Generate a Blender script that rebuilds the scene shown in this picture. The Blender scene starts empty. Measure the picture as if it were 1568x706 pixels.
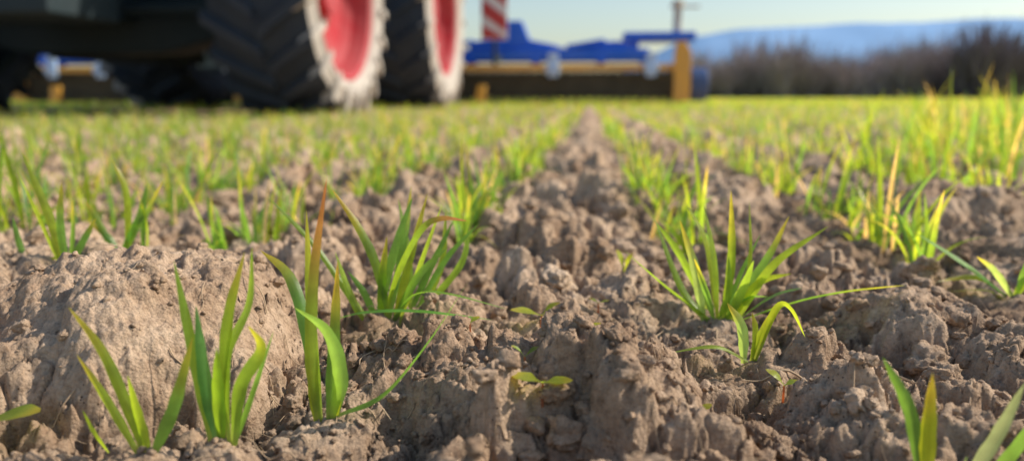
import bpy, bmesh, math, random
import numpy as np
from mathutils import Vector
rng=np.random.default_rng(7); random.seed(7)
scene=bpy.context.scene
# ------------------------------------------------------------ noise helpers
def hsh(ix,iy,seed):
    h=(ix.astype(np.int64)*374761393+iy.astype(np.int64)*668265263+seed*1442695041)&0xFFFFFFFF
    h=((h^(h>>13))*1274126177)&0xFFFFFFFF
    h=((h^(h>>16))*2246822519)&0xFFFFFFFF
    h=h^(h>>15)
    return (h&0xFFFFFF)/float(0x1000000)
def gn(x,y,seed=0):
    x0=np.floor(x);y0=np.floor(y);fx=x-x0;fy=y-y0
    ux=fx*fx*fx*(fx*(fx*6-15)+10);uy=fy*fy*fy*(fy*(fy*6-15)+10)
    def g(i,j):
        a=hsh(x0+i,y0+j,seed)*2*math.pi
        return np.cos(a)*(fx-i)+np.sin(a)*(fy-j)
    a=g(0,0);b=g(1,0);c=g(0,1);d=g(1,1)
    return ((a+(b-a)*ux)+((c+(d-c)*ux)-(a+(b-a)*ux))*uy)*1.5
def clod(x,y,s,seed,prob=1.0):
    """lumps, one per jittered cell, some domed and some flat-topped; height in units of s"""
    X=x/s;Y=y/s;x0=np.floor(X);y0=np.floor(Y)
    best=np.zeros_like(X)
    for i in (-1,0,1):
        for j in (-1,0,1):
            cx=x0+i;cy=y0+j
            q0=hsh(cx,cy,seed);q1=hsh(cx,cy,seed+1);q2=(q0*7919)%1;q3=(q1*6271)%1;q4=(q2*977)%1
            r=.38+.5*((q2*131)%1)
            asp=.7+.6*q3; an=q2*3.14
            dx=X-cx-q0;dy=Y-cy-q1
            ca=np.cos(an);sa=np.sin(an)
            qx=(dx*ca+dy*sa)*asp;qy=(-dx*sa+dy*ca)/asp
            d2=((qx*qx+qy*qy)+.9*np.abs(qx*qy))/(r*r)
            p=np.where(q4<.5,d2,d2*d2)
            h=np.sqrt(np.clip(1-p,0,1))*r*(1+1.1*(qx/r)*(q3-.5)+.6*(qy/r)*(q4-.5))*(((q3*57)%1)<prob)
            best=np.maximum(best,h*np.where(q4<.5,1,.8))
    return best
def sst(a,b,x):
    t=np.clip((x-a)/(b-a),0,1);return t*t*(3-2*t)
ROW=.165; ROW0=.067
HERO=[(-.090,.234),(-.1155,.209),(-.136,.200),(-.100,.338),(.068,.302),(.065,.367),(.240,.435),(.102,.212)]
HERO2=[(-.292,.375),(-.287,.418)]
def H(x,y):
    x=np.asarray(x,float);y=np.asarray(y,float)
    r=np.sqrt(x*x+y*y)
    wx=x+.007*gn(x*38,y*38,11)+.0026*gn(x*150,y*150,12)+.0010*gn(x*420,y*420,15)
    wy=y+.007*gn(x*38,y*38,13)+.0026*gn(x*150,y*150,14)+.0010*gn(x*420,y*420,16)
    nearf=1-sst(6,30,r)
    h=.005*gn(x*4,y*4,1)*nearf+.005*gn(x*12,y*12,2)*nearf
    h+=-.0045*np.cos(2*math.pi*(x-ROW0)/ROW)*(1-sst(4,12,r))
    h-=.012*(1-sst(3,8,r))
    M=np.zeros_like(h)
    k=(r<1.2)
    if k.any():
        ax=wx[k];ay=wy[k]
        ex=ax+.014*gn(x[k]*20,y[k]*20,31);ey=ay+.014*gn(x[k]*20,y[k]*20,32)
        def mound(cx,cy,rx,ry,hh,p=2.6):
            d=(np.abs((ex-cx)/rx)**p+np.abs((ey-cy)/ry)**p)**(1/p)
            return hh*np.sqrt(np.clip(1-d**2.0,0,1))
        M[k]=np.maximum.reduce([mound(-.200,.285,.088,.066,.047),mound(-.262,.235,.06,.07,.043),
        mound(-.30,.40,.10,.07,.026),mound(-.17,.43,.03,.025,.030),mound(-.078,.285,.018,.014,.014),
        mound(.165,.365,.045,.028,.026),mound(.215,.32,.05,.03,.026),mound(.030,.40,.03,.03,.014),
        mound(.13,.27,.028,.02,.014),mound(.30,.5,.06,.04,.024),mound(-.045,.235,.018,.010,.010),
        mound(.09,.23,.02,.013,.008),mound(-.02,.46,.03,.02,.014),mound(.33,.72,.07,.05,.03),mound(-.16,.62,.05,.04,.02)])
    inm=sst(0,.02,M)
    c=np.zeros_like(h)
    for s,sd,amp,pr in ((.062,101,.34,.5),(.030,201,.66,.62),(.0145,301,.82,.68),(.0068,401,.78,.7),(.0034,501,.66,.7),(.0019,601,.5,.7)):
        f=1-sst(s*75,s*190,r)
        k=f>0
        if not k.any(): continue
        ax=wx[k];ay=wy[k]
        patch=.40+.85*sst(-.35,.35,gn(ax/s*.22,ay/s*.22,sd+9))
        sup=.62
        c[k]+=clod(ax,ay,s,sd,pr)*s*amp*f[k]*patch*(1-sup*inm[k])
    k=r<2.5
    if k.any():
        X=x[k];Y=y[k]
        c[k]+=(-.0026*np.abs(gn(X*95,Y*95,3))*(1-.6*inm[k])+.0012*gn(X*260,Y*260,4)+.0006*gn(X*620,Y*620,5)+.0003*gn(X*1300,Y*1300,6))*(1-sst(.8,2.5,r[k]))
        cr=np.abs(gn(X*22+.4*gn(X*90,Y*90,43),Y*22,41)+.35*gn(X*70,Y*70,42))
        c[k]-=.0075*(1-sst(0,.05,cr))*inm[k]*sst(-.2,.2,gn(X*18,Y*18,44))
        # fissures between the clods
        cr=np.abs(gn(X*34+.5*gn(X*110,Y*110,47),Y*34+.5*gn(X*110,Y*110,48),45))
        c[k]-=.0075*(1-sst(0,.10,cr))*(1-inm[k])*(1-sst(.9,2.4,r[k]))*sst(-.15,.2,gn(X*15,Y*15,46))
    g=np.zeros_like(h)
    k=r<.7
    if k.any():
        gg=np.zeros(k.sum())
        for a,b in HERO: gg=np.maximum(gg,np.exp(-(((x[k]-a)/.017)**2+((y[k]-b+.006)/.02)**2)))
        g[k]=gg
    return h*(1-g)+(c*(1-.65*g))+M*(1-.8*g)-.002*g
# ------------------------------------------------------------ mesh helper
def mesh_obj(name,V,F,mats=(),smooth=True,mi=None,col=None,uv=None,parent=None):
    V=np.asarray(V,np.float32);me=bpy.data.meshes.new(name)
    F=np.asarray(F,np.int32)
    k=F.shape[1];n=len(F)
    me.vertices.add(len(V));me.vertices.foreach_set('co',V.ravel())
    me.loops.add(n*k);me.loops.foreach_set('vertex_index',F.ravel())
    me.polygons.add(n);me.polygons.foreach_set('loop_start',np.arange(0,n*k,k,dtype=np.int32))
    me.polygons.foreach_set('loop_total',np.full(n,k,np.int32))
    me.polygons.foreach_set('use_smooth',np.full(n,smooth,bool))
    if mi is not None: me.polygons.foreach_set('material_index',np.asarray(mi,np.int32))
    if col is not None:
        a=me.color_attributes.new('Col','FLOAT_COLOR','POINT')
        c=np.ones((len(V),4),np.float32);c[:,:3]=col;a.data.foreach_set('color',c.ravel())
    if uv is not None:
        l=me.uv_layers.new(name='UVMap');l.data.foreach_set('uv',np.asarray(uv,np.float32)[F.ravel()].ravel())
    me.update(calc_edges=True)
    for m in mats: me.materials.append(m)
    o=bpy.data.objects.new(name,me);scene.collection.objects.link(o)
    if parent: o.parent=parent
    return o
# ------------------------------------------------------------ materials
def newmat(name):
    m=bpy.data.materials.new(name);m.use_nodes=True;nt=m.node_tree
    return m,nt,nt.nodes['Principled BSDF']
def N(nt,t,**kw):
    n=nt.nodes.new(t)
    for k,v in kw.items(): setattr(n,k,v)
    return n
def ramp(nt,src,stops):
    r=N(nt,'ShaderNodeValToRGB');e=r.color_ramp.elements
    while len(e)<len(stops): e.new(.5)
    for i,(p,c) in enumerate(stops): e[i].position=p;e[i].color=(*c,1)
    nt.links.new(src,r.inputs[0]);return r.outputs[0]
def soil_mat(name,far=True):
    m,nt,b=newmat(name);L=nt.links.new
    tc=N(nt,'ShaderNodeTexCoord')
    def nz(sc,det=6,rough=.6):
        n=N(nt,'ShaderNodeTexNoise');n.inputs['Scale'].default_value=sc;n.inputs['Detail'].default_value=det;n.inputs['Roughness'].default_value=rough
        L(tc.outputs['Object'],n.inputs['Vector']);return n.outputs[0]
    c1=ramp(nt,nz(16,9,.7),[(.32,(.27,.170,.105)),(.48,(.43,.300,.200)),(.68,(.63,.475,.34))])
    c2=ramp(nt,nz(300,6,.75),[(.30,(.50,.47,.44)),(.50,(1,1,1)),(.75,(1.3,1.29,1.26))])
    mx=N(nt,'ShaderNodeMix',data_type='RGBA',blend_type='MULTIPLY');mx.inputs[0].default_value=1
    L(c1,mx.inputs[6]);L(c2,mx.inputs[7]);out=mx.outputs[2]
    # dry crust on raised crumbs; moist low soil, darkened further as painted gap shade
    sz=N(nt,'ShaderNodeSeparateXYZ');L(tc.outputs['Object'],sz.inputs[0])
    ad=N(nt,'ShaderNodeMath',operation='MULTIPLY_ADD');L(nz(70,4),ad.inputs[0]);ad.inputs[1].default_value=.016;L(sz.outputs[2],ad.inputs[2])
    lowshade=N(nt,'ShaderNodeMapRange');lowshade.inputs[1].default_value=-.008;lowshade.inputs[2].default_value=.012;lowshade.inputs[3].default_value=.62;lowshade.inputs[4].default_value=1.06;L(ad.outputs[0],lowshade.inputs[0])
    vs=N(nt,'ShaderNodeVectorMath',operation='SCALE');L(out,vs.inputs[0]);L(lowshade.outputs[0],vs.inputs['Scale']);out=vs.outputs[0]
    vo=N(nt,'ShaderNodeTexVoronoi');vo.inputs['Scale'].default_value=420;L(tc.outputs['Object'],vo.inputs['Vector'])
    sp=ramp(nt,vo.outputs['Distance'],[(.0,(1,1,1)),(.12,(1,1,1)),(.2,(0,0,0))])
    sel=ramp(nt,nz(60,3),[(.54,(0,0,0)),(.62,(1,1,1))])
    mm=N(nt,'ShaderNodeMath',operation='MULTIPLY');L(sp,mm.inputs[0]);L(sel,mm.inputs[1])
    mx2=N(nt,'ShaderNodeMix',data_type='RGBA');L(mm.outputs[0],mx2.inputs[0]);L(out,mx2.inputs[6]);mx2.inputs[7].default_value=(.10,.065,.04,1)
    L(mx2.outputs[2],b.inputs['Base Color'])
    b.inputs['Roughness'].default_value=.95;b.inputs['Specular IOR Level'].default_value=.12
    b1=N(nt,'ShaderNodeBump');b1.inputs['Strength'].default_value=.9;b1.inputs['Distance'].default_value=.0015;L(nz(380,9,.78),b1.inputs['Height'])
    b2=N(nt,'ShaderNodeBump');b2.inputs['Strength'].default_value=.6;b2.inputs['Distance'].default_value=.0008
    v2=N(nt,'ShaderNodeTexVoronoi');v2.inputs['Scale'].default_value=800;L(tc.outputs['Object'],v2.inputs['Vector'])
    L(v2.outputs['Distance'],b2.inputs['Height']);b2.invert=True;L(b1.outputs[0],b2.inputs['Normal']);L(b2.outputs[0],b.inputs['Normal'])
    if far:
        mr=N(nt,'ShaderNodeMapRange');mr.inputs[1].default_value=9;mr.inputs[2].default_value=45;L(sz.outputs[1],mr.inputs[0])
        cc=ramp(nt,nz(.8,6),[(.35,(.19,.25,.05)),(.65,(.30,.33,.09))])
        m3=N(nt,'ShaderNodeMix',data_type='RGBA');L(mr.outputs[0],m3.inputs[0]);L(mx2.outputs[2],m3.inputs[6]);L(cc,m3.inputs[7])
        L(m3.outputs[2],b.inputs['Base Color'])
    return m
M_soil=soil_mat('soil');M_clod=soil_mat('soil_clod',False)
def leaf_mat():
    m,nt,b=newmat('wheat_leaf');L=nt.links.new
    a=N(nt,'ShaderNodeVertexColor',layer_name='Col')
    uv=N(nt,'ShaderNodeUVMap')
    sx=N(nt,'ShaderNodeSeparateXYZ');L(uv.outputs[0],sx.inputs[0])
    w=N(nt,'ShaderNodeMath',operation='MULTIPLY');w.inputs[1].default_value=75;L(sx.outputs[0],w.inputs[0])
    s=N(nt,'ShaderNodeMath',operation='SINE');L(w.outputs[0],s.inputs[0])
    st=N(nt,'ShaderNodeMapRange');st.inputs[1].default_value=-1;st.inputs[3].default_value=.84;st.inputs[4].default_value=1.12;L(s.outputs[0],st.inputs[0])
    tc=N(nt,'ShaderNodeTexCoord');nz=N(nt,'ShaderNodeTexNoise');nz.inputs['Scale'].default_value=120;nz.inputs['Detail'].default_value=5;L(tc.outputs['Object'],nz.inputs[0])
    nr=N(nt,'ShaderNodeMapRange');nr.inputs[1].default_value=.3;nr.inputs[2].default_value=.7;nr.inputs[3].default_value=.75;nr.inputs[4].default_value=1.22;L(nz.outputs[0],nr.inputs[0])
    mu=N(nt,'ShaderNodeMath',operation='MULTIPLY');L(st.outputs[0],mu.inputs[0]);L(nr.outputs[0],mu.inputs[1])
    vm=N(nt,'ShaderNodeVectorMath',operation='SCALE');L(a.outputs[0],vm.inputs[0]);L(mu.outputs[0],vm.inputs['Scale'])
    L(vm.outputs[0],b.inputs['Base Color']);b.inputs['Roughness'].default_value=.33;b.inputs['Specular IOR Level'].default_value=.75
    bp=N(nt,'ShaderNodeBump');bp.inputs['Strength'].default_value=.35;bp.inputs['Distance'].default_value=.0003;L(s.outputs[0],bp.inputs['Height']);L(bp.outputs[0],b.inputs['Normal'])
    tr=N(nt,'ShaderNodeBsdfTranslucent')
    v2=N(nt,'ShaderNodeVectorMath',operation='MULTIPLY');v2.inputs[1].default_value=(3.6,2.75,1.4);L(vm.outputs[0],v2.inputs[0]);L(v2.outputs[0],tr.inputs[0])
    mx=N(nt,'ShaderNodeMixShader');mx.inputs[0].default_value=.52;L(b.outputs[0],mx.inputs[1]);L(tr.outputs[0],mx.inputs[2])
    L(mx.outputs[0],nt.nodes['Material Output'].inputs[0]);return m
M_leaf=leaf_mat()
def paint(name,c,rough=.5,dust=.35,dc=(.30,.24,.18),metal=0,sc=6,spec=.4):
    m,nt,b=newmat(name);L=nt.links.new
    tc=N(nt,'ShaderNodeTexCoord');n=N(nt,'ShaderNodeTexNoise');n.inputs['Scale'].default_value=sc;n.inputs['Detail'].default_value=8;L(tc.outputs['Object'],n.inputs[0])
    r=N(nt,'ShaderNodeMapRange');r.inputs[1].default_value=.35;r.inputs[2].default_value=.75;r.inputs[3].default_value=0;r.inputs[4].default_value=dust;L(n.outputs[0],r.inputs[0])
    mx=N(nt,'ShaderNodeMix',data_type='RGBA');L(r.outputs[0],mx.inputs[0]);mx.inputs[6].default_value=(*c,1);mx.inputs[7].default_value=(*dc,1)
    L(mx.outputs[2],b.inputs['Base Color']);b.inputs['Roughness'].default_value=rough;b.inputs['Metallic'].default_value=metal;b.inputs['Specular IOR Level'].default_value=spec
    return m
M_rub=paint('shaded_tyre_rubber',(.026,.038,.058),.75,.35,(.07,.08,.095))  # dark bluish tint: shade on the tread painted into the rubber colour
M_sundust=paint('sunlit_dusty_sidewall',(.42,.38,.33),.9,.7,(.58,.53,.46),sc=9,spec=.15)  # dusty tone lightened: direct sun painted into the sidewall colour
M_red=paint('red_rim_paint',(.42,.035,.045),.6,.5,(.42,.19,.18),spec=.2)
M_green=paint('green_tractor_paint',(.02,.09,.055),.35,.2)
M_dark=paint('dark_chassis',(.012,.026,.032),.7,.3,(.035,.045,.045))
M_blue=paint('blue_paint',(.012,.13,.72),.4,.12,(.2,.3,.6))
M_dblue=paint('dark_blue_paint',(.03,.08,.22),.5,.2)
M_lblue=paint('pale_blue_plastic',(.45,.62,.85),.5,.1)
M_yel=paint('yellow_paint',(.75,.40,.06),.5,.3)
M_steel=paint('soil_worn_steel',(.13,.12,.08),.6,.6,(.22,.19,.13),metal=.1)
M_white=paint('white_board',(.75,.75,.75),.5,.15)
M_bred=paint('red_board_stripe',(.5,.05,.05),.5,.1)
M_glass=paint('cab_glass',(.03,.05,.06),.08,.05)
M_straw=paint('root_fibre',(.50,.37,.24),.9,.5,(.30,.20,.13),sc=60,spec=.1)
M_twig=paint('bare_twig',(.34,.275,.27),.95,.5,(.46,.38,.34),sc=.4,spec=.05)
M_twigd=paint('dark_twig',(.21,.165,.18),.95,.4,(.26,.21,.21),sc=.4,spec=.05)
# ------------------------------------------------------------ ground sheet
def geo(a,b,k):
    n=int(math.log(b/a)/k)+1
    return a*np.exp(np.linspace(0,math.log(b/a),n))[:-1]
ys=np.concatenate([-np.array([3000,1200,500,200,80,30,12,5,2.5,1.2]),np.linspace(-.8,.08,50,endpoint=False),
    geo(.08,.14,.008),geo(.14,.9,.0033),geo(.9,4,.0075),geo(4,20,.015),geo(20,5000,.07),[5000]])
nu=1150
u=np.linspace(-1,1,nu)
core=.94
def wof(y): return .17+1.0*np.maximum(y,.08)
w=wof(ys)
X=np.where(np.abs(u)[None,:]<=core, w[:,None]*u[None,:]/core, np.sign(u)[None,:]*(w[:,None]*np.exp(np.clip((np.abs(u)[None,:]-core)/(1-core),0,1)*np.log(5000/w)[:,None].clip(.1))))
X-=.09*w[:,None]*(1-sst(core,1,np.abs(u)))[None,:]
Y=np.repeat(ys[:,None],nu,1)
Z=H(X.ravel(),Y.ravel()).reshape(X.shape)
sh=X.shape
V=np.stack([X.ravel(),Y.ravel(),Z.ravel()],1)
idx=np.arange(sh[0]*sh[1]).reshape(sh)
F=np.stack([idx[:-1,:-1].ravel(),idx[:-1,1:].ravel(),idx[1:,1:].ravel(),idx[1:,:-1].ravel()],1)
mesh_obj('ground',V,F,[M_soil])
def Hi(x,y):
    """height of the built sheet by interpolation"""
    x=np.atleast_1d(np.asarray(x,float));y=np.atleast_1d(np.asarray(y,float))
    i=np.clip(np.searchsorted(ys,y)-1,0,len(ys)-2);fy=(y-ys[i])/(ys[i+1]-ys[i])
    res=[]
    for k in (0,1):
        ww=w[i+k];uu=(x/ww+.09)*core;t=np.clip((uu+1)/2*(nu-1),0,nu-1.001);j=t.astype(int);f=t-j
        res.append(Z[i+k,j]*(1-f)+Z[i+k,j+1]*f)
    return res[0]*(1-fy)+res[1]*fy
def Hs(x,y): return float(Hi(x,y)[0])
# ------------------------------------------------------------ loose clods
def ico(sub):
    bm=bmesh.new();bmesh.ops.create_icosphere(bm,subdivisions=sub,radius=1)
    v=np.array([p.co[:] for p in bm.verts]);f=np.array([[q.index for q in p.verts] for p in bm.faces]);bm.free();return v,f
def lump(sub,seed):
    v,f=ico(sub);o=seed*7.3
    r=np.random.default_rng(seed+50);q=v.copy()
    for _ in range(7):
        n=r.normal(size=3);n/=np.linalg.norm(n);dd=q@n;lim=r.uniform(.5,.85)
        q-=np.clip(dd-lim,0,None)[:,None]*n*.85
    d=.30*gn(v[:,0]*1.3+o,v[:,1]*1.3+v[:,2]*.9,seed)+.30*gn(v[:,1]*2.6+o,v[:,2]*2.6+v[:,0],seed+1)
    d+=.20*gn(v[:,0]*6+o,v[:,2]*6-v[:,1]*3,seed+2)+.13*gn(v[:,1]*13+o,v[:,0]*13+v[:,2]*6,seed+3)
    return q*(1+d)[:,None]*np.array([1.1,.95,.72]),f
lumpsH=[lump(4,s) for s in range(6)];lumpsL=[lump(3,s) for s in range(10,17)];lumpsT=[lump(2,s) for s in range(20,26)]
VV=[];FF=[];off=0
def add_lump(L,x,y,s,sink=.35):
    global off
    v,f=L;a=random.random()*6.28;b=random.uniform(-.5,.5);c=random.uniform(-.5,.5)
    R=np.array([[math.cos(a),-math.sin(a),0],[math.sin(a),math.cos(a),0],[0,0,1]])@np.array([[1,0,0],[0,math.cos(b),-math.sin(b)],[0,math.sin(b),math.cos(b)]])@np.array([[math.cos(c),0,math.sin(c)],[0,1,0],[-math.sin(c),0,math.cos(c)]])
    q=(v*s)@R.T+np.array([x,y,Hs(x,y)+s*sink]);VV.append(q);FF.append(f+off);off+=len(v)
def fan(dmin,dmax):
    y=dmin+(dmax-dmin)*random.random()**1.2
    return random.uniform(-.85,.68)*y+random.uniform(-.06,.06),y
def nearhero(x,y,r): return any((x-a)**2+((y-b+.006)*.8)**2<r*r for a,b in HERO+HERO2)
for _ in range(330):
    x,y=fan(.19,1.1)
    if (-.32<x<-.11 and y<.37) or nearhero(x,y,.018): continue
    add_lump(random.choice(lumpsH),x,y,(.0032+.0075*random.random()**2)*(1 if y<.5 else 1.5),.25)
for _ in range(2000):
    x,y=fan(.15,1.6)
    if nearhero(x,y,.010) or ((-.30<x<-.12 and y<.36) and random.random()<.75): continue
    add_lump(random.choice(lumpsL),x,y,random.uniform(.0014,.0040)*(1+y*.6))
for _ in range(5000):
    x,y=fan(.15,.65)
    if (-.30<x<-.12 and y<.36) and random.random()<.5: continue
    add_lump(random.choice(lumpsT),x,y,random.uniform(.0005,.0017))
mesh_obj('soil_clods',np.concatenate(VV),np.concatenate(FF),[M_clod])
# ------------------------------------------------------------ blades
def catmull(P,n):
    P=np.asarray(P,float)
    if len(P)==2: P=np.array([P[0],(P[0]+P[1])/2,P[1]])
    Q=np.vstack([2*P[0]-P[1],P,2*P[-1]-P[-2]]);k=len(P)-1
    out=[]
    for t in np.linspace(0,k,n):
        i=min(int(t),k-1);f=t-i;a,b,c,d=Q[i:i+4]
        out.append(.5*((2*b)+(-a+c)*f+(2*a-5*b+4*c-d)*f*f+(-a+3*b-3*c+d)*f**3))
    return np.array(out)
GREENS=[(.17,.31,.038),(.21,.34,.032),(.115,.26,.050),(.24,.35,.032),(.145,.31,.06)]
def blade_geo(P,w,phi=None,twist=0,fold=.35,col=None,tip=None,n=22,rounded=False):
    C=catmull(P,n);T=np.gradient(C,axis=0);T/=np.linalg.norm(T,axis=1)[:,None]+1e-9
    phi=random.uniform(-.7,.7) if phi is None else phi
    ref=np.array([math.cos(phi),math.sin(phi),0.0])
    t=np.linspace(0,1,n)
    if rounded: prof=np.clip(np.sin(np.pi*np.clip(t*.95+.05,0,1)),0,1)**.6*(.3+.7*sst(.1,.5,t))
    else: prof=(.55+.45*sst(0,.3,t))*np.clip(1-((t-.35).clip(0)/.65)**2.1,0,1)**.9
    V=[];acr=np.array([-1,-.5,0,.5,1])
    for i in range(n):
        s=ref-T[i]*ref.dot(T[i]);s/=np.linalg.norm(s)+1e-9;ref=s
        nrm=np.cross(T[i],s);a=twist*t[i]
        s2=s*math.cos(a)+nrm*math.sin(a);n2=np.cross(T[i],s2)
        wd=w/2*prof[i]*(1+.05*math.sin(i*1.3+w*9e3))
        fo=fold*(1-.6*t[i])
        for q in acr: V.append(C[i]+s2*q*wd+n2*(abs(q)**1.3)*wd*fo)
    V=np.array(V)
    F=[]
    for i in range(n-1):
        for j in range(4): a=i*5+j;F.append((a,a+1,a+6,a+5))
    c0=np.array(col)*1.7 if col is not None else np.array(random.choice(GREENS))
    c0=c0*random.uniform(.85,1.15)
    tt=np.repeat(t,5);cc=np.repeat(c0[None],len(V),0)
    base=np.array((.22,.30,.11));k=(1-sst(0,.14,tt))[:,None]*.6;cc=cc*(1-k)+base*k
    if tip is None and random.random()<.35: tip=(.38,.38,.05)
    if tip is not None:
        k=sst(.50,.95,tt)[:,None];cc=cc*(1-k)+np.array(tip)*k
    uvv=np.stack([np.tile((acr+1)/2,n),tt],1)
    return V,np.array(F),cc,uvv
def stem_geo(P,r,col=(.20,.20,.09)):
    C=catmull(P,8);V=[];F=[]
    for i,c in enumerate(C):
        for j in range(6):
            a=j*math.pi/3;V.append(c+np.array([math.cos(a),math.sin(a),0])*r*(1-.3*i/7))
    for i in range(7):
        for j in range(6): F.append((i*6+j,i*6+(j+1)%6,(i+1)*6+(j+1)%6,(i+1)*6+j))
    return np.array(V),np.array(F),np.repeat(np.array([col]),len(V),0),np.zeros((len(V),2))
def build_plant(name,x,y,parts,z=None):
    z=Hs(x,y)-.002 if z is None else z;o=0;A=[[],[],[],[]]
    for g in parts:
        A[0].append(g[0]+np.array([x,y,z]));A[1].append(g[1]+o);A[2].append(g[2]);A[3].append(g[3]);o+=len(g[0])
    return mesh_obj(name,np.concatenate(A[0]),np.concatenate(A[1]),[M_leaf],col=np.concatenate(A[2]),uv=np.concatenate(A[3]))
YEL=(.52,.42,.05);ORG=(.52,.22,.08);LIME=(.42,.46,.05)
def mk(lst):
    out=[]
    for e in lst:
        pts=[(p[0]/1000,(p[2] if len(p)>2 else i*e.get('d',0))/1000,p[1]/1000) for i,p in enumerate(e['p'])]
        out.append(blade_geo(pts,e.get('w',3.8)/1000,e.get('phi'),e.get('tw',random.uniform(-.5,.5)),e.get('f',.35),e.get('c'),e.get('t'),rounded=e.get('r',False)))
    return out
A=[dict(p=[(-3,0),(-4,25),(-1,55),(5,86)],w=4.2,phi=.5,t=ORG,d=-1,tw=.2,c=(.14,.20,.03)),
   dict(p=[(2,0),(6,18),(3,34),(-7,43)],w=5.6,phi=.1,d=-2,c=(.10,.2,.05)),
   dict(p=[(4,3),(20,11),(36,30),(50,51)],w=3.8,phi=-.8,d=1,c=(.08,.2,.03)),
   dict(p=[(1,0),(3,27),(5,57)],w=4.2,phi=.6,t=YEL,d=2),
   dict(p=[(-3,4),(-8,30),(-16,49),(-29,57)],w=4.6,phi=.3,d=6,c=(.07,.18,.035)),
   dict(p=[(-4,0),(-5,12),(-5,22)],w=2.4),dict(p=[(3,0),(5,14),(5,26)],w=2.8),
   dict(p=[(-2,0),(-5,40),(-6,74)],w=3.2,phi=.8,d=3,t=LIME)]
B=[dict(p=[(-1,0),(-4,22),(-5,46)],w=4.2,phi=.5,d=0,c=(.065,.17,.05)),
   dict(p=[(-3,0),(-7,30),(-11,60)],w=3.6,phi=.6),
   dict(p=[(0,0),(3,38),(9,62)],w=3.6,phi=.4,d=3),
   dict(p=[(2,0),(2,28),(9,45),(10,63)],w=3.6,phi=-.5,d=3),
   dict(p=[(4,0),(8,20),(16,33),(13,41)],w=4.2,phi=.2,t=LIME,d=-1),
   dict(p=[(4,0),(10,18),(16,36)],w=2.6,d=4),
   dict(p=[(0,0),(1,18),(3,34)],w=4.0,phi=.1,d=-2,c=(.12,.22,.02))]
C=[dict(p=[(0,0),(-5,18),(-11,34),(-20,47)],w=3.6,phi=.3),dict(p=[(-2,0),(-11,18),(-19,32)],w=2.8,phi=.3),
   dict(p=[(3,0),(11,16),(19,39)],w=4.0,phi=.5),dict(p=[(1,0),(-1,12),(-3,26)],w=4.0,phi=.1),dict(p=[(-12,0),(-16,6),(-19,14)],w=2.6)]
D=[dict(p=[(4,3),(-2,30),(-10,48),(-22,66)],w=4.4,phi=.3,t=YEL),
   dict(p=[(0,0),(8,25),(20,47),(30,53),(43,52)],w=4.2,phi=-.7,t=ORG,c=(.12,.21,.02)),
   dict(p=[(-3,0),(6,35),(15,62)],w=4.4,phi=.2,d=4),dict(p=[(6,0),(13,30),(22,64)],w=4,d=5),
   dict(p=[(8,0),(20,35),(28,58)],w=3.8,d=8),dict(p=[(3,0),(10,40),(12,66)],w=3.8,d=9),
   dict(p=[(-20,6,-14),(0,13,-24),(25,15,-26),(58,11,-22)],w=5.0,phi=1.2,f=.2,tw=.1,c=(.07,.2,.03)),
   dict(p=[(8,6,-2),(20,18,-8),(36,20,-14),(64,15,-18)],w=4.2,phi=1.1,c=(.10,.22,.03)),
   dict(p=[(-6,0),(-14,12),(-22,36)],w=4),dict(p=[(-8,0),(-30,36),(-54,62)],w=2.8,phi=.2),
   dict(p=[(5,0),(18,24),(32,38)],w=3.8,d=3),dict(p=[(-2,0),(-7,16),(-14,28)],w=3.4,d=-3),dict(p=[(0,0),(1,22),(4,44)],w=4.2,c=(.12,.22,.02)),
   dict(p=[(9,0,20),(20,24,24),(31,48,30)],w=4),dict(p=[(12,0,20),(28,28,24),(44,46,30)],w=4),dict(p=[(9,0,22),(8,30,24),(2,58,30)],w=4),
   dict(p=[(14,0,26),(24,24,30),(26,52,34)],w=3.6),dict(p=[(14,0,26),(34,24,30),(38,44,34)],w=3.6)]
E=[dict(p=[(0,0),(-7,33),(-18,66)],w=5,phi=.2),dict(p=[(1,0),(0,26),(4,50)],w=4.4,phi=.2),dict(p=[(-2,0),(-11,25),(-22,56)],w=3.6),
   dict(p=[(3,0),(7,22),(9,40)],w=3.2),dict(p=[(-22,0),(-26,15),(-28,30)],w=3.5),dict(p=[(-20,2),(-12,4),(-2,8)],w=3),dict(p=[(2,0),(14,18),(22,30)],w=4)]
Fp=[dict(p=[(-2,0),(13,24),(21,47)],w=5,phi=.2),dict(p=[(4,0),(7,40),(0,62)],w=4,phi=.3),dict(p=[(-3,0),(-14,25),(-20,36)],w=4),
   dict(p=[(0,0),(-8,14),(-20,24)],w=4.4),dict(p=[(14,0),(17,25),(32,50)],w=4),dict(p=[(2,0),(8,18),(18,28)],w=5,phi=0.),dict(p=[(16,0),(18,22),(14,44)],w=3.6)]
G=[dict(p=[(-3,0),(-5,16),(-12,27)],w=4.4,phi=.1,d=-2,c=(.15,.25,.08)),dict(p=[(0,0),(3,12),(9,27)],w=3.6,phi=.2),
   dict(p=[(1,0),(8,24),(13,25),(19,14)],w=3.4,phi=.2,d=-2),dict(p=[(-2,2,-2),(-16,9,-6),(-36,6,-8)],w=4,phi=1.2,f=.2),dict(p=[(1,0),(1,14),(-1,22)],w=3)]
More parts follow.
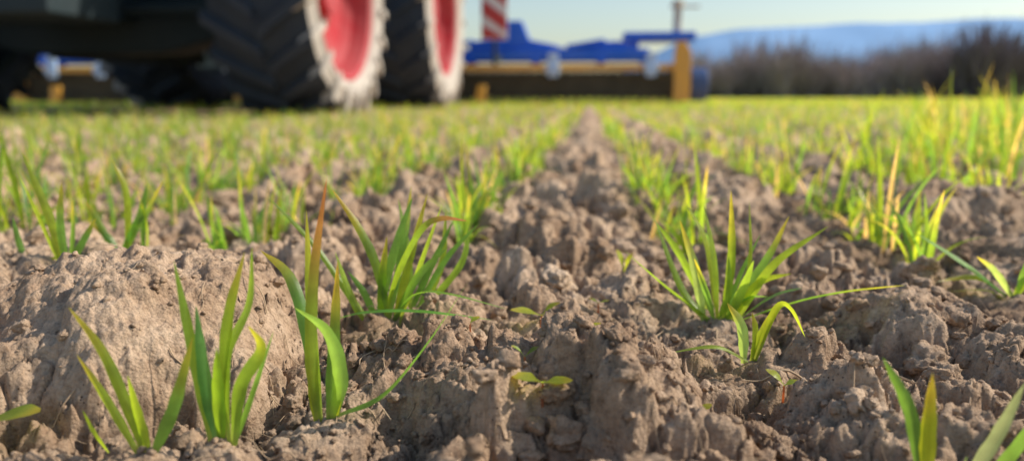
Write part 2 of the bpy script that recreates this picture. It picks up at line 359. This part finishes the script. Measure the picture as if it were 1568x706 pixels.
Hp=[dict(p=[(-7,0),(-12,26),(-21,52)],w=4.8,phi=.1,c=(.16,.25,.09)),dict(p=[(3,0),(5,32),(3,67)],w=4.4,phi=.2),dict(p=[(5,0),(14,28),(12,62)],w=4),
   dict(p=[(8,0),(25,30),(50,50)],w=4.2,phi=-.3),dict(p=[(8,0),(26,14),(40,19)],w=4.6,phi=1.1,f=.2),dict(p=[(-3,0),(-25,16),(-48,36)],w=3.6),
   dict(p=[(-5,0),(-18,16),(-33,52)],w=4,d=4),dict(p=[(8,0),(36,13,-6),(58,20,-10),(84,24,-10)],w=5.2,phi=.7,f=.25,c=(.10,.22,.03),t=LIME),
   dict(p=[(0,0),(-2,30),(-8,58)],w=4,d=6),dict(p=[(2,0),(11,24),(20,44)],w=4.2,d=4),dict(p=[(-2,0),(-8,18),(-14,34)],w=3.8,d=-3),
   dict(p=[(4,0),(10,18),(14,34)],w=4.6,d=-4,c=(.13,.23,.03)),dict(p=[(0,0),(4,16),(2,36)],w=4.2,d=-4),dict(p=[(6,0),(18,20),(34,26)],w=4),dict(p=[(3,0),(13,12),(24,14)],w=4.6,phi=1),
   dict(p=[(-2,0,16),(-18,30,20),(-30,46,24)],w=4),dict(p=[(2,0,16),(-4,36,20),(-16,58,24)],w=4),dict(p=[(4,0,12),(24,28,14),(36,52,18)],w=4)]
I=[dict(p=[(-4,2),(-25,18),(-56,37)],w=5.2,phi=.9,c=(.11,.23,.06)),dict(p=[(-4,2),(-20,12),(-42,9)],w=4.6,phi=1.),dict(p=[(-4,0),(-16,5),(-36,3)],w=4,phi=1.),
   dict(p=[(0,0),(8,14),(18,20)],w=4.6),dict(p=[(0,0),(-12,16),(-22,24)],w=4,c=(.16,.25,.09)),dict(p=[(2,0),(6,20),(16,40)],w=4)]
J=[dict(p=[(-2,-4),(-3,14),(-4,32)],w=5.4,phi=.2,c=(.17,.22,.015),t=YEL),dict(p=[(-4,0),(-9,20),(-18,36)],w=4,phi=.2),
   dict(p=[(8,-3),(15,12),(21,30)],w=4.6,phi=.1,c=(.16,.22,.14)),dict(p=[(13,-3),(22,12),(30,28)],w=3.4),dict(p=[(5,-3),(7,3),(8,7)],w=4)]  # first blade here is paler: bright sheen painted into its colour
for (x,y),l in zip(HERO+HERO2,(A,B,C,D,G,Hp,I,J,E,Fp)):
    build_plant('wheat_seedling',x,y,mk(l),z=min(Hs(x,y)-.001,.001) if y<.37 else Hs(x,y)-.002)
def weed(x,y,s,leaves,tall=1.0):
    parts=[stem_geo([(0,0,-.003),(0,0,s*.6*tall)],.0005,(.28,.16,.10))]
    for a,l,up in leaves:
        dx,dy=math.cos(a)*l*s,math.sin(a)*l*s;h0=s*.6*tall
        parts.append(blade_geo([(0,0,h0),(dx*.5,dy*.5,h0+s*up*.7),(dx,dy,h0+s*up)],l*s*.72,a+1.57,0,.15,random.choice([(.12,.20,.02),(.17,.23,.02)]),(.36,.38,.04),n=14,rounded=True))
    build_plant('weed_seedling',x,y,parts,z=Hs(x,y)+.002)
weed(-.0143,.227,.009,[(0.1,1.1,.1),(3.0,1.2,.2),(4.5,.7,.3)]);weed(-.022,.248,.007,[(.2,.8,.5),(3.3,.7,.6)])
weed(-.022,.338,.010,[(.3,.9,.6),(3.3,1.5,.3),(-1,.7,.2)]);weed(.073,.270,.008,[(2.6,.9,.6),(.2,.8,.2)])
weed(.020,.419,.010,[(.6,.6,1.1),(2.4,.6,1.3)]);weed(-.193,.205,.015,[(0.1,1.2,.2),(3.2,1.,.3)])
weed(.04,.25,.006,[(0.6,.8,.4),(3.9,.8,.4)]);weed(.0,.29,.006,[(0.2,.9,.3),(3.4,.8,.4)]);weed(-.05,.30,.006,[(0.9,.9,.3),(4,.8,.4)]);weed(.005,.36,.006,[(0.,.9,.3),(3,.8,.4)])
# ---------------- the drilled rows (one mass object)
def mass(px,py,nb,hh,seg,wmul=1.0,colmul=1.0,bmul=1.0):
    n=len(px);ids=np.repeat(np.arange(n),nb);m=len(ids)
    az=rng.uniform(0,2*math.pi,m);L=hh[ids]*rng.uniform(.5,1.1,m);bend=(rng.beta(1.5,2.4,m)*1.15+.08)*bmul
    wd=rng.uniform(.0024,.0045,m)*wmul
    bz=Hi(px,py)[ids]-.002
    bx=px[ids]+rng.normal(0,.004,m)*wmul;by=py[ids]+rng.normal(0,.004,m)*wmul
    t=np.linspace(0,1,seg+1)[None,:]
    out=L[:,None]*bend[:,None]*(t**1.6)*.8
    droop=(bend[:,None]**2)*t**3*.55
    z=bz[:,None]+L[:,None]*(t*np.sqrt(np.clip(1-(bend[:,None]*.7)**2,.2,1))-droop)
    cx=bx[:,None]+out*np.cos(az)[:,None];cy=by[:,None]+out*np.sin(az)[:,None]
    sa=az+math.pi/2+rng.normal(0,.7,m);tw=rng.normal(0,.6,m)
    a=sa[:,None]+tw[:,None]*t
    pr=(.6+.4*sst(0,.3,t))*np.clip(1-((t-.35).clip(0)/.65)**2.1,0,1);pr[:,-1]=.04
    hw=wd[:,None]/2*pr
    sx=np.cos(a)*hw;sy=np.sin(a)*hw
    Vl=np.stack([cx-sx,cy-sy,z],-1);Vc=np.stack([cx+np.sin(a)*hw*.3,cy-np.cos(a)*hw*.3,z-hw*.15],-1);Vr=np.stack([cx+sx,cy+sy,z],-1)
    V=np.stack([Vl,Vc,Vr],2).reshape(-1,3)
    base=(np.arange(m)*(seg+1)*3)[:,None]
    loc=[]
    for i in range(seg):
        for j in (0,1): loc.append((i*3+j,i*3+j+1,i*3+j+4,i*3+j+3))
    loc=np.array(loc)
    F=(base[:,:,None]+loc[None]).reshape(-1,4)
    g=np.array(GREENS)[rng.integers(0,5,m)]*rng.uniform(.8,1.2,m)[:,None]*colmul
    yl=rng.random(m)
    tipc=np.where(yl[:,None]<.14,np.array([[.50,.42,.10]]),np.where(yl[:,None]<.5,np.array([[.38,.40,.06]]),g*1.1))
    k=sst(.40,1,t)[:,:,None]
    cc=g[:,None,:]*(1-k)+tipc[:,None,:]*k
    dead=(rng.random(m)<.07)[:,None,None];cc=np.where(dead,np.array([.5,.41,.22]),cc)
    cc=np.repeat(cc[:,:,None,:],3,2).reshape(-1,3)
    uv=np.zeros((m,seg+1,3,2));uv[...,0]=np.array([0,.5,1]);uv[...,1]=t[:,:,None]
    return V,F,cc,uv.reshape(-1,2)
parts=[]
def rowplants(y0,y1,step,xl,xr,jit):
    xs=[];yy=[]
    k0=int(math.floor((-abs(xl)*y1-1)/ROW));k1=int(math.ceil((xr*y1+1)/ROW))
    for k in range(k0,k1):
        x=ROW0+k*ROW
        n=int((y1-y0)/step);y=y0+(np.arange(n)+rng.uniform(0,1,n))*step
        keep=(x>-abs(xl)*y-.5)&(x<xr*y+.5)
        y=y[keep];xs.append(np.full(len(y),x)+rng.normal(0,jit,len(y)));yy.append(y)
    return np.concatenate(xs),np.concatenate(yy)
def hero_clear(x,y):
    k=(y>.50)|((x<-.33)&(y>.30))|((x>.30)&(y>.33))
    k&=~((np.abs(x+.095)<.04)&(y<.44));k&=~((np.abs(x-.067)<.05)&(y<.52))
    return k
def clump(y0,y1,step,jit,nb,h0,h1,seg,wm=1.0,gap=.2,cm=1.0):
    x,y=rowplants(y0,y1,step,-.95,.72,jit)
    m=hero_clear(x,y)&(gn(x*7+3,y*5,77)>-.55+gap)
    m&=~((x<-1.35)&(x>-5.2)&(y>3.9)&(y<8.7)&(rng.random(len(x))<.55))
    x=x[m];y=y[m]
    h=rng.uniform(h0,h1,len(x))
    tall=((x>.40*y)&(y<2.8)&(y>.9));h=np.where(tall,h*1.6,h)
    parts.append(mass(x,y,nb,h,seg,wm,cm))
clump(.30,1.2,.018,.008,6,.05,.092,10,gap=.20)
clump(1.2,3.0,.027,.012,5,.05,.092,7,1.0,gap=.22)
clump(3.0,7,.06,.018,4,.055,.090,5,1.5,gap=.16)
clump(7,16,.16,.03,4,.065,.095,4,3.2,gap=.05,cm=1.05)
clump(16,40,.7,.05,4,.07,.11,3,9,gap=-.3,cm=1.1)
x,y=rng.uniform(-2.2,-.22,800),rng.uniform(.5,3.2,800);m=(x>-.95*y-.2);x=x[m];y=y[m]
parts.append(mass(x,y,3,rng.uniform(.03,.07,len(x)),7,.8))
x=np.concatenate([rng.normal(.565,.02,9),rng.normal(.73,.02,9),rng.normal(.41,.012,4)]);y=np.concatenate([rng.uniform(1.02,1.4,9),rng.uniform(1.2,1.7,9),rng.uniform(.95,1.2,4)])
parts.append(mass(x,y,6,rng.uniform(.11,.17,len(x)),10,1.25,1.0,.7))
o=0;FV=[[],[],[],[]]
for p in parts:
    FV[0].append(p[0]);FV[1].append(p[1]+o);FV[2].append(p[2]);FV[3].append(p[3]);o+=len(p[0])
mesh_obj('wheat_rows',np.concatenate(FV[0]),np.concatenate(FV[1]),[M_leaf],col=np.concatenate(FV[2]),uv=np.concatenate(FV[3]))
# ---------------- roots and straw fibres
def tube(P,r,sides=5,n=12):
    C=catmull(P,n);V=[];F=[]
    T=np.gradient(C,axis=0);T/=np.linalg.norm(T,axis=1)[:,None]+1e-9
    for i in range(n):
        up=np.array([0,0,1.]) if abs(T[i][2])<.9 else np.array([1.,0,0])
        s=np.cross(T[i],up);s/=np.linalg.norm(s);q=np.cross(s,T[i]);rr=r*(1-.6*i/(n-1))
        for j in range(sides):
            a=j*2*math.pi/sides;V.append(C[i]+(s*math.cos(a)+q*math.sin(a))*rr)
    for i in range(n-1):
        for j in range(sides): F.append((i*sides+j,i*sides+(j+1)%sides,(i+1)*sides+(j+1)%sides,(i+1)*sides+j))
    return np.array(V),np.array(F)
VV=[];FF=[];off=0
for i in range(950):
    x,y=fan(.17,.75);a=random.random()*6.28;l=random.uniform(.006,.032);P=[]
    k=random.randint(4,7);lift=random.choice([0,0,random.uniform(0,.008)])
    for q in range(k):
        P.append((x,y,Hs(x,y)+random.uniform(-.0005,.0014)+lift*(q/k)));a+=random.uniform(-.6,.6);x+=math.cos(a)*l/k;y+=math.sin(a)*l/k
    v,f=tube(P,random.choice([.00011,.00014,.00018,.00022,.0003]));VV.append(v);FF.append(f+off);off+=len(v)
for i in range(50):
    x,y=fan(.2,.8);a=random.random()*6.28;l=random.uniform(.010,.030)
    P=[(x+math.cos(a)*l*q,y+math.sin(a)*l*q,max(Hs(x+math.cos(a)*l*q,y+math.sin(a)*l*q),Hs(x,y))+.0006) for q in (0,.35,.7,1)]
    v,f=tube(P,random.choice([.0004,.0006]));VV.append(v);FF.append(f+off);off+=len(v)
mesh_obj('root_fibres',np.concatenate(VV),np.concatenate(FF),[M_straw])
# ============================================================ machines
def empty(name,loc):
    e=bpy.data.objects.new(name,None);e.location=loc;scene.collection.objects.link(e);return e
def bm_obj(name,bm,mats,parent,smooth=False,bevel=0):
    me=bpy.data.meshes.new(name);bmesh.ops.recalc_face_normals(bm,faces=bm.faces);bm.to_mesh(me);bm.free()
    for m in mats: me.materials.append(m)
    for p in me.polygons: p.use_smooth=smooth
    o=bpy.data.objects.new(name,me);scene.collection.objects.link(o);o.parent=parent
    if bevel:
        b=o.modifiers.new('b','BEVEL');b.width=bevel;b.segments=2;b.limit_method='ANGLE'
    return o
def box(bm,x0,x1,y0,y1,z0,z1,mi=0):
    vs=[bm.verts.new((x,y,z)) for x in (x0,x1) for y in (y0,y1) for z in (z0,z1)]
    for f in ((0,1,3,2),(4,6,7,5),(0,4,5,1),(2,3,7,6),(0,2,6,4),(1,5,7,3)):
        bm.faces.new([vs[i] for i in f]).material_index=mi
def prism(bm,poly,x0,x1,mi=0,axis='x'):
    def P(a,b,c): return (c,a,b) if axis=='x' else (a,c,b)
    A=[bm.verts.new(P(a,b,x0)) for a,b in poly];B=[bm.verts.new(P(a,b,x1)) for a,b in poly];n=len(poly)
    bm.faces.new(A).material_index=mi;bm.faces.new(B[::-1]).material_index=mi
    for i in range(n): bm.faces.new([A[i],B[i],B[(i+1)%n],A[(i+1)%n]]).material_index=mi
def cyl(bm,p0,p1,r,mi=0,n=16):
    p0=Vector(p0);p1=Vector(p1);d=(p1-p0).normalized();s=d.orthogonal().normalized();q=d.cross(s)
    A=[];B=[]
    for i in range(n):
        a=2*math.pi*i/n;v=(s*math.cos(a)+q*math.sin(a))*r;A.append(bm.verts.new(p0+v));B.append(bm.verts.new(p1+v))
    bm.faces.new(A).material_index=mi;bm.faces.new(B[::-1]).material_index=mi
    for i in range(n): bm.faces.new([A[i],B[i],B[(i+1)%n],A[(i+1)%n]]).material_index=mi
def lathe(bm,prof,mis,n=72):
    rings=[]
    for x,r in prof: rings.append([bm.verts.new((x,math.cos(2*math.pi*i/n)*r,math.sin(2*math.pi*i/n)*r)) for i in range(n)])
    for k in range(len(prof)-1):
        for i in range(n):
            f=bm.faces.new([rings[k][i],rings[k+1][i],rings[k+1][(i+1)%n],rings[k][(i+1)%n]]);f.material_index=mis[k]
def wheel(parent,name,cx,cy,R,W,rr,outer):
    """outer=+1: outside face toward +x"""
    w=empty(name,(cx,cy,R-.035));w.parent=parent
    Rt=R-.05;h=W/2
    bm=bmesh.new()
    prof=[(-h*.80,rr),(-h*.90,rr+.03),(-h*1.0,rr+(Rt-rr)*.5),(-h*.97,Rt-.09),(-h*.88,Rt-.03),(-h*.5,Rt-.008),(0,Rt),
          (h*.5,Rt-.008),(h*.88,Rt-.03),(h*.97,Rt-.09),(h*1.0,rr+(Rt-rr)*.5),(h*.90,rr+.03),(h*.80,rr)]
    mis=[1,1,1,1,0,0,0,0,1,1,1,1] if outer>0 else [1,1,1,1,0,0,0,0,0,0,0,0]
    lathe(bm,prof,mis)
    n=22
    for side in (-1,1):
        for i in range(n):
            th=2*math.pi*(i+(.5 if side>0 else 0))/n
            path=[(0.02,0,Rt-.01,Rt+.048),(.35,.10,Rt-.015,Rt+.05),(.70,.19,Rt-.02,Rt+.046),(.97,.25,Rt-.06,Rt+.035),(1.035,.265,Rt-.15,Rt-.06)]
            lw=.038/R
            prev=None
            for q,(s,da,r0,r1) in enumerate(path):
                ring=[]
                ww=lw*(1.0 if q<4 else .75)
                for (rad,sg) in ((r0,-1),(r1,-.72),(r1,.72),(r0,1)):
                    a=th+da*.8/R+sg*ww
                    ring.append(bm.verts.new((side*s*h,-math.cos(a)*rad,math.sin(a)*rad)))
                dm=1 if side*outer>0 else 0  # outer lug ends share the sidewall's painted sunlit tone
                if prev:
                    for k in range(3):
                        f=bm.faces.new([prev[k],ring[k],ring[k+1],prev[k+1]]);f.material_index=dm if q>=4 or (q==3 and k!=1) else 0
                else: bm.faces.new(ring)
                prev=ring
            f=bm.faces.new(prev);f.material_index=dm
    bm_obj('tyre',bm,[M_rub,M_sundust],w)
    bm=bmesh.new();o=outer
    prof=[(o*h*.84,rr+.012),(o*h*.86,rr-.005),(o*h*.80,rr-.03),(o*h*.45,rr-.05),(o*h*.25,rr-.10),(o*h*.15,rr*.55),(o*h*.30,rr*.42),(o*h*.32,rr*.30),(o*h*.55,rr*.27),(o*h*.58,rr*.1),(o*h*.58,.001)]
    lathe(bm,prof,[0]*10)
    prof=[(-o*h*.84,rr+.012),(-o*h*.86,rr-.005),(-o*h*.80,rr-.03),(-o*h*.2,rr-.06),(-o*h*.1,rr*.5),(-o*h*.1,.001)]
    lathe(bm,prof,[2]*5)
    for i in range(10):
        a=2*math.pi*i/10;c=(math.cos(a)*rr*.36,math.sin(a)*rr*.36)
        cyl(bm,(o*h*.30,c[0],c[1]),(o*h*.38,c[0],c[1]),.018,1,8)
    bm_obj('rim',bm,[M_red,M_steel,M_dark],w,smooth=False)
TX=-3.1
tr=empty('tractor',(0,0,0))
wheel(tr,'wheel_front_right',-1.78,4.6,.80,.62,.545,1)
wheel(tr,'wheel_front_left',-4.36,4.6,.80,.62,.545,-1)
wheel(tr,'wheel_rear_right',-1.81,7.7,1.02,.70,.65,1)
wheel(tr,'wheel_rear_left',-4.40,7.7,1.02,.78,.65,-1)
bm=bmesh.new()
prism(bm,[(TX-1.1,.52),(TX-.45,.38),(TX+.45,.38),(TX+1.1,.52),(TX+1.1,.90),(TX+.4,.84),(TX-.4,.84),(TX-1.1,.90)],4.42,4.78,0,'y')
cyl(bm,(TX-1.25,4.6,.77),(TX+1.25,4.6,.77),.17)
box(bm,TX-.33,TX+.33,3.9,8.0,.56,1.05)
box(bm,TX-.42,TX+.42,6.6,8.15,.46,1.3)
cyl(bm,(TX-1.25,7.7,1.0),(TX+1.25,7.7,1.0),.2)
box(bm,TX-1.05,TX-.42,5.4,6.6,.40,1.15);box(bm,TX+.42,TX+.98,5.75,6.6,.40,1.15)
box(bm,TX-.55,TX+.55,3.35,3.9,.50,1.1)
cyl(bm,(TX-.85,4.3,.62),(TX+.85,4.3,.62),.035)
for s in (-1,1): cyl(bm,(TX+s*.40,8.1,.75),(TX+s*.45,9.2,.5),.05)
cyl(bm,(TX,8.1,.7),(TX,9.2,.6),.05)
bm_obj('chassis',bm,[M_dark],tr,bevel=.015)
bm=bmesh.new();cyl(bm,(TX+.72,6.9,.30),(TX+.72,6.9,.66),.06);cyl(bm,(TX+.72,6.88,.58),(TX+.72,6.80,.58),.08)
bm_obj('hydraulic_coupling',bm,[M_red],tr)
bm=bmesh.new()
prism(bm,[(3.45,1.12),(6.2,1.12),(6.2,2.0),(4.4,1.92),(3.7,1.75),(3.45,1.45)],TX-.42,TX+.42)
bm_obj('bonnet',bm,[M_green],tr,bevel=.06)
bm=bmesh.new()
prism(bm,[(6.25,1.3),(7.95,1.3),(8.0,2.95),(6.45,2.95),(6.2,2.2)],TX-.78,TX+.78)
bm_obj('cab_glazing',bm,[M_glass],tr,bevel=.04)
bm=bmesh.new();box(bm,TX-.85,TX+.85,6.3,8.15,2.953,3.12)
for s in (-1,1):
    for yy in (6.27,7.0,7.95): box(bm,TX+s*.79-.035,TX+s*.79+.035,yy-.04,yy+.04,1.3,2.95)
    pts=[]
    for i in range(13):
        a=math.radians(15+i*12.5);pts.append((7.7-math.cos(a)*1.12,1.0+math.sin(a)*1.12))
    for i in range(12,-1,-1):
        a=math.radians(15+i*12.5);pts.append((7.7-math.cos(a)*1.08,1.0+math.sin(a)*1.08))
    prism(bm,pts,TX+s*.8,TX+s*1.5)
    pts=[(4.6-math.cos(math.radians(25+i*12))*.9,.78+math.sin(math.radians(25+i*12))*.9) for i in range(12)]
    pts+=[(4.6-math.cos(math.radians(25+i*12))*.87,.78+math.sin(math.radians(25+i*12))*.87) for i in range(11,-1,-1)]
    prism(bm,pts,TX+s*1.02,TX+s*1.55)
bm_obj('cab_frame_and_mudguards',bm,[M_green],tr)
bm=bmesh.new()
for s in (-1,1): cyl(bm,(TX+s*.25,3.43,1.35),(TX+s*.25,3.40,1.35),.08)
cyl(bm,(TX+.6,6.15,1.2),(TX+.6,6.15,2.9),.06)
bm_obj('lamps_and_exhaust',bm,[M_steel],tr)
# ---------------- power harrow behind the tractor
hr=empty('power_harrow',(0,0,0))
XL,XR=-8.05,1.36
bm=bmesh.new()
box(bm,XL+.3,XR-.65,9.75,10.05,.56,.72)
box(bm,XL+.3,-2.2,9.95,10.2,.722,.80)
for s in (0,1):
    f=(lambda x:x) if s==0 else (lambda x:2*TX-x-.3)
    poly=[(-1.62,.725),(-.35,.725),(-.52,.78),(-.82,.84),(-.92,1.08),(-1.16,1.08),(-1.22,.86),(-1.62,.82)]
    prism(bm,[(f(a),b) for a,b in poly],9.80,9.94,0,'y')
prism(bm,[(-.35,.725),(.45,.725),(.55,.78),(.3,.82),(-.2,.80)],9.82,9.96,0,'y')
for x0 in (.38,2*TX-1.30-.3): box(bm,x0,x0+.92,9.85,10.4,.82,.93);box(bm,x0+.1,x0+.2,9.9,10.0,.72,.82)
box(bm,TX-.5,TX+.5,9.2,9.75,.5,1.35)
for x in np.arange(XL+.5,XR-.6,.85): box(bm,x-.05,x+.05,9.70,10.12,.53,.60)
for x in np.arange(XL+.9,XR-.9,1.7): cyl(bm,(x,9.78,.74),(x+.5,9.78,.82),.03)
bm_obj('blue_frame',bm,[M_blue],hr,bevel=.02)
bm=bmesh.new()
box(bm,XL+.1,XR-.17,9.58,9.68,.44,.52)
for x in (XR-.36,XL+.16): 
    prism(bm,[(x,.06),(x+.20,.06),(x+.20,.66),(x+.13,.78),(x+.02,.78),(x,.66)],9.5,9.56,0,'y')
for x in (-1.2,-1.9,-4.4,-7.0): prism(bm,[(x-.28,.04),(x-.16,.02),(x-.14,.26),(x-.24,.26)],9.4,9.5,0,'y')
bm_obj('yellow_depth_bar',bm,[M_yel],hr,bevel=.008)
bm=bmesh.new()
for x in np.arange(XL+.2,XR-.3,.035):
    j=random.uniform(-.01,.01);box(bm,x-.007,x+.007,9.74+j,9.79+j,.05,.44)
cyl(bm,(XL+.15,10.35,.27),(XR-.1,10.35,.27),.17,0,24)
for x in np.arange(XL+.2,XR-.15,.125): cyl(bm,(x-.02,10.35,.27),(x+.02,10.35,.27),.27,0,24)
box(bm,XL+.15,XR-.3,9.82,10.0,.16,.42)
bm_obj('tines_and_packer_roller',bm,[M_steel],hr)
bm=bmesh.new()
for x in (XR-.02,XL+.02): 
    cyl(bm,(x-.12,9.8,.27),(x+.10,9.8,.27),.21,0,28);cyl(bm,(x-.14,9.8,.27),(x+.12,9.8,.27),.07,0,16)
bm_obj('end_gauge_wheels',bm,[M_dblue],hr,bevel=.02)
bm=bmesh.new()
for x in (-.5,.72,-5.3,-6.6,-7.3): box(bm,x-.065,x+.065,9.53,9.575,.36,.66);box(bm,x-.09,x+.09,9.50,9.53,.42,.5)
bm_obj('pale_brackets',bm,[M_lblue],hr,bevel=.01)
bm=bmesh.new()
cyl(bm,(1.08,10.1,.93),(1.08,10.1,1.24),.055);cyl(bm,(1.08,10.1,1.24),(1.08,10.1,1.34),.075)
box(bm,.98,1.36,10.07,10.13,1.245,1.272)
bm_obj('marker_mast',bm,[paint('tan_metal',(.55,.50,.38))],hr,bevel=.01)
wb=empty('warning_board',(0,0,0))
bm=bmesh.new()
bx0,bx1,bz0,bz1=-1.36,-1.04,.80,1.65
box(bm,bx0,bx1,9.2,9.22,bz0,bz1,0)
bm_obj('panel',bm,[M_white],wb)
bm=bmesh.new()
for k in range(-3,8):
    z=bz0+k*.30
    poly=[(bx0+.01,z),(bx1-.01,z-.22),(bx1-.01,z-.04),(bx0+.01,z+.18)]
    poly=[(a,min(max(b,bz0+.01),bz1-.01)) for a,b in poly]
    if abs(poly[0][1]-poly[3][1])+abs(poly[1][1]-poly[2][1])<.02: continue
    bm.faces.new([bm.verts.new((a,9.196,b)) for a,b in poly])
bm_obj('stripes',bm,[M_bred],wb)
bm=bmesh.new();cyl(bm,(-1.2,9.25,.5),(-1.2,9.25,1.7),.025);cyl(bm,(-1.2,9.25,.52),(-1.2,9.75,.62),.03);bm_obj('post',bm,[M_dark],wb)
# ============================================================ trees / hedge
def twigs(name,specs,mat):
    V=[];F=[];o=0
    for (x,y,h,sp,c) in specs:
        n=c;t0=rng.uniform(0,.65,n);a=rng.uniform(0,2*math.pi,n)
        r0=sp*.35*rng.random(n)
        bx=x+np.cos(a)*r0*(1+t0);by=y+np.sin(a)*r0*(1+t0);bz=t0*h*rng.uniform(.3,1,n)
        l=h*rng.uniform(.18,.5,n)*(1-.35*t0);lean=rng.uniform(.05,.8,n)
        a2=a+rng.normal(0,.6,n)
        tx=bx+np.cos(a2)*l*lean;ty=by+np.sin(a2)*l*lean;tz=np.minimum(bz+l*np.sqrt(1-lean*lean*.8),h*(1+.12*rng.random(n)))
        wv=rng.uniform(.015,.055,n)*(1.3-t0)*(h/4);wa=rng.uniform(0,math.pi,n)
        dx=np.cos(wa)*wv;dy=np.sin(wa)*wv
        v=np.stack([np.stack([bx-dx,by-dy,bz],1),np.stack([bx+dx,by+dy,bz],1),np.stack([tx+dx*.3,ty+dy*.3,tz],1),np.stack([tx-dx*.3,ty-dy*.3,tz],1)],1).reshape(-1,3)
        V.append(v);F.append(np.arange(len(v)).reshape(-1,4)+o);o+=len(v)
    return mesh_obj(name,np.concatenate(V),np.concatenate(F),[mat],smooth=False)
sp=[]
for _ in range(400):
    x=rng.uniform(7.0,75);y=rng.uniform(58,66);h=4.3+1.4*rng.random()+.8*math.sin(x*.55)+.5*math.sin(x*1.7)
    sp.append((x,y,h*.95,2.0,150))
for _ in range(90): sp.append((rng.uniform(-70,9),rng.uniform(80,88),rng.uniform(1.6,3.2),2.4,110))
twigs('hedgerow',sp,M_twig)
for s in [(27.0,56,6.3,3.4,1500),(29.6,57,5.6,2.8,1000),(34,58,5.6,3,900),(45,58,6,3,900)]:
    o=twigs('bare_tree',[s],M_twigd)
    bm=bmesh.new();bm.from_mesh(o.data)
    for a in range(7):
        an=a*.9;cyl(bm,(s[0],s[1],-.1 if a==0 else s[2]*.25),(s[0]+math.cos(an)*s[3]*.4*(a>0),s[1]+math.sin(an)*s[3]*.4*(a>0),s[2]*.8),.16 if a==0 else .06,0,8)
    bm.to_mesh(o.data);bm.free()
# ============================================================ hills
def hill(name,Y,prof,mat,depth=900):
    xs=np.linspace(prof[0][0],prof[-1][0],160);hz=np.interp(xs,[p[0] for p in prof],[p[1] for p in prof])
    hz=np.convolve(np.pad(hz,6,'edge'),np.ones(13)/13,'valid')
    hz=hz*(1+.02*gn(xs/130,xs*0+.5,5)+.006*gn(xs/35,xs*0+.5,6))
    V=[];n=24
    for j in range(n):
        t=j/(n-1);z=hz*math.sin(t*math.pi/2)
        V.append(np.stack([xs,np.full_like(xs,Y+depth*t)+20*gn(xs/200,xs*0+t*3,8),z-3*(t==0)],1))
    V=np.concatenate(V);idx=np.arange(n*160).reshape(n,160)
    F=np.stack([idx[:-1,:-1].ravel(),idx[:-1,1:].ravel(),idx[1:,1:].ravel(),idx[1:,:-1].ravel()],1)
    return mesh_obj(name,V,F,[mat])
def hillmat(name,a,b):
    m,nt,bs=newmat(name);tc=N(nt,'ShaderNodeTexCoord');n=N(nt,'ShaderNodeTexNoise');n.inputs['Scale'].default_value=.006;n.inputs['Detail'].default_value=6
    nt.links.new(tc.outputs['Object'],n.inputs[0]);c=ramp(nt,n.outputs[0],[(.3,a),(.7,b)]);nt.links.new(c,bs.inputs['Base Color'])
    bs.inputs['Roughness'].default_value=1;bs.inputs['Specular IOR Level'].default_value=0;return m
hill('hills',1600,[(-500,0),(60,40),(190,150),(330,200),(560,214),(900,226),(1300,235),(2000,200),(2800,100)],hillmat('forest_painted_haze',(.23,.38,.60),(.27,.43,.66)))  # blue base colour carries painted distance haze
# ============================================================ light, sky, camera
az,el=math.radians(74),math.radians(38)
S=Vector((math.sin(az)*math.cos(el),math.cos(az)*math.cos(el),math.sin(el)))
ld=bpy.data.lights.new('sun','SUN');ld.energy=5.0;ld.angle=math.radians(.55);ld.color=(1,.91,.78)
lo=bpy.data.objects.new('sun',ld);lo.rotation_euler=S.to_track_quat('Z','Y').to_euler();scene.collection.objects.link(lo)
wd=bpy.data.worlds.new('World');scene.world=wd;wd.use_nodes=True;nt=wd.node_tree
sk=nt.nodes.new('ShaderNodeTexSky');sk.sky_type='NISHITA';sk.sun_disc=False;sk.sun_elevation=el;sk.sun_rotation=az
sk.air_density=1.3;sk.dust_density=1.3;sk.ozone_density=2.2
nt.links.new(sk.outputs[0],nt.nodes['Background'].inputs[0]);nt.nodes['Background'].inputs[1].default_value=.15
cam=bpy.data.cameras.new('camera');co=bpy.data.objects.new('camera',cam);scene.collection.objects.link(co);scene.camera=co
cam.sensor_width=36;cam.lens=26;cam.clip_start=.01;cam.clip_end=9000
co.location=(0,0,.11);co.rotation_euler=(math.radians(90-10.2),0,math.radians(6.1))
cam.dof.use_dof=True;cam.dof.focus_distance=.29;cam.dof.aperture_fstop=6.5
scene.view_settings.view_transform='Standard';scene.view_settings.look='None';scene.view_settings.exposure=0
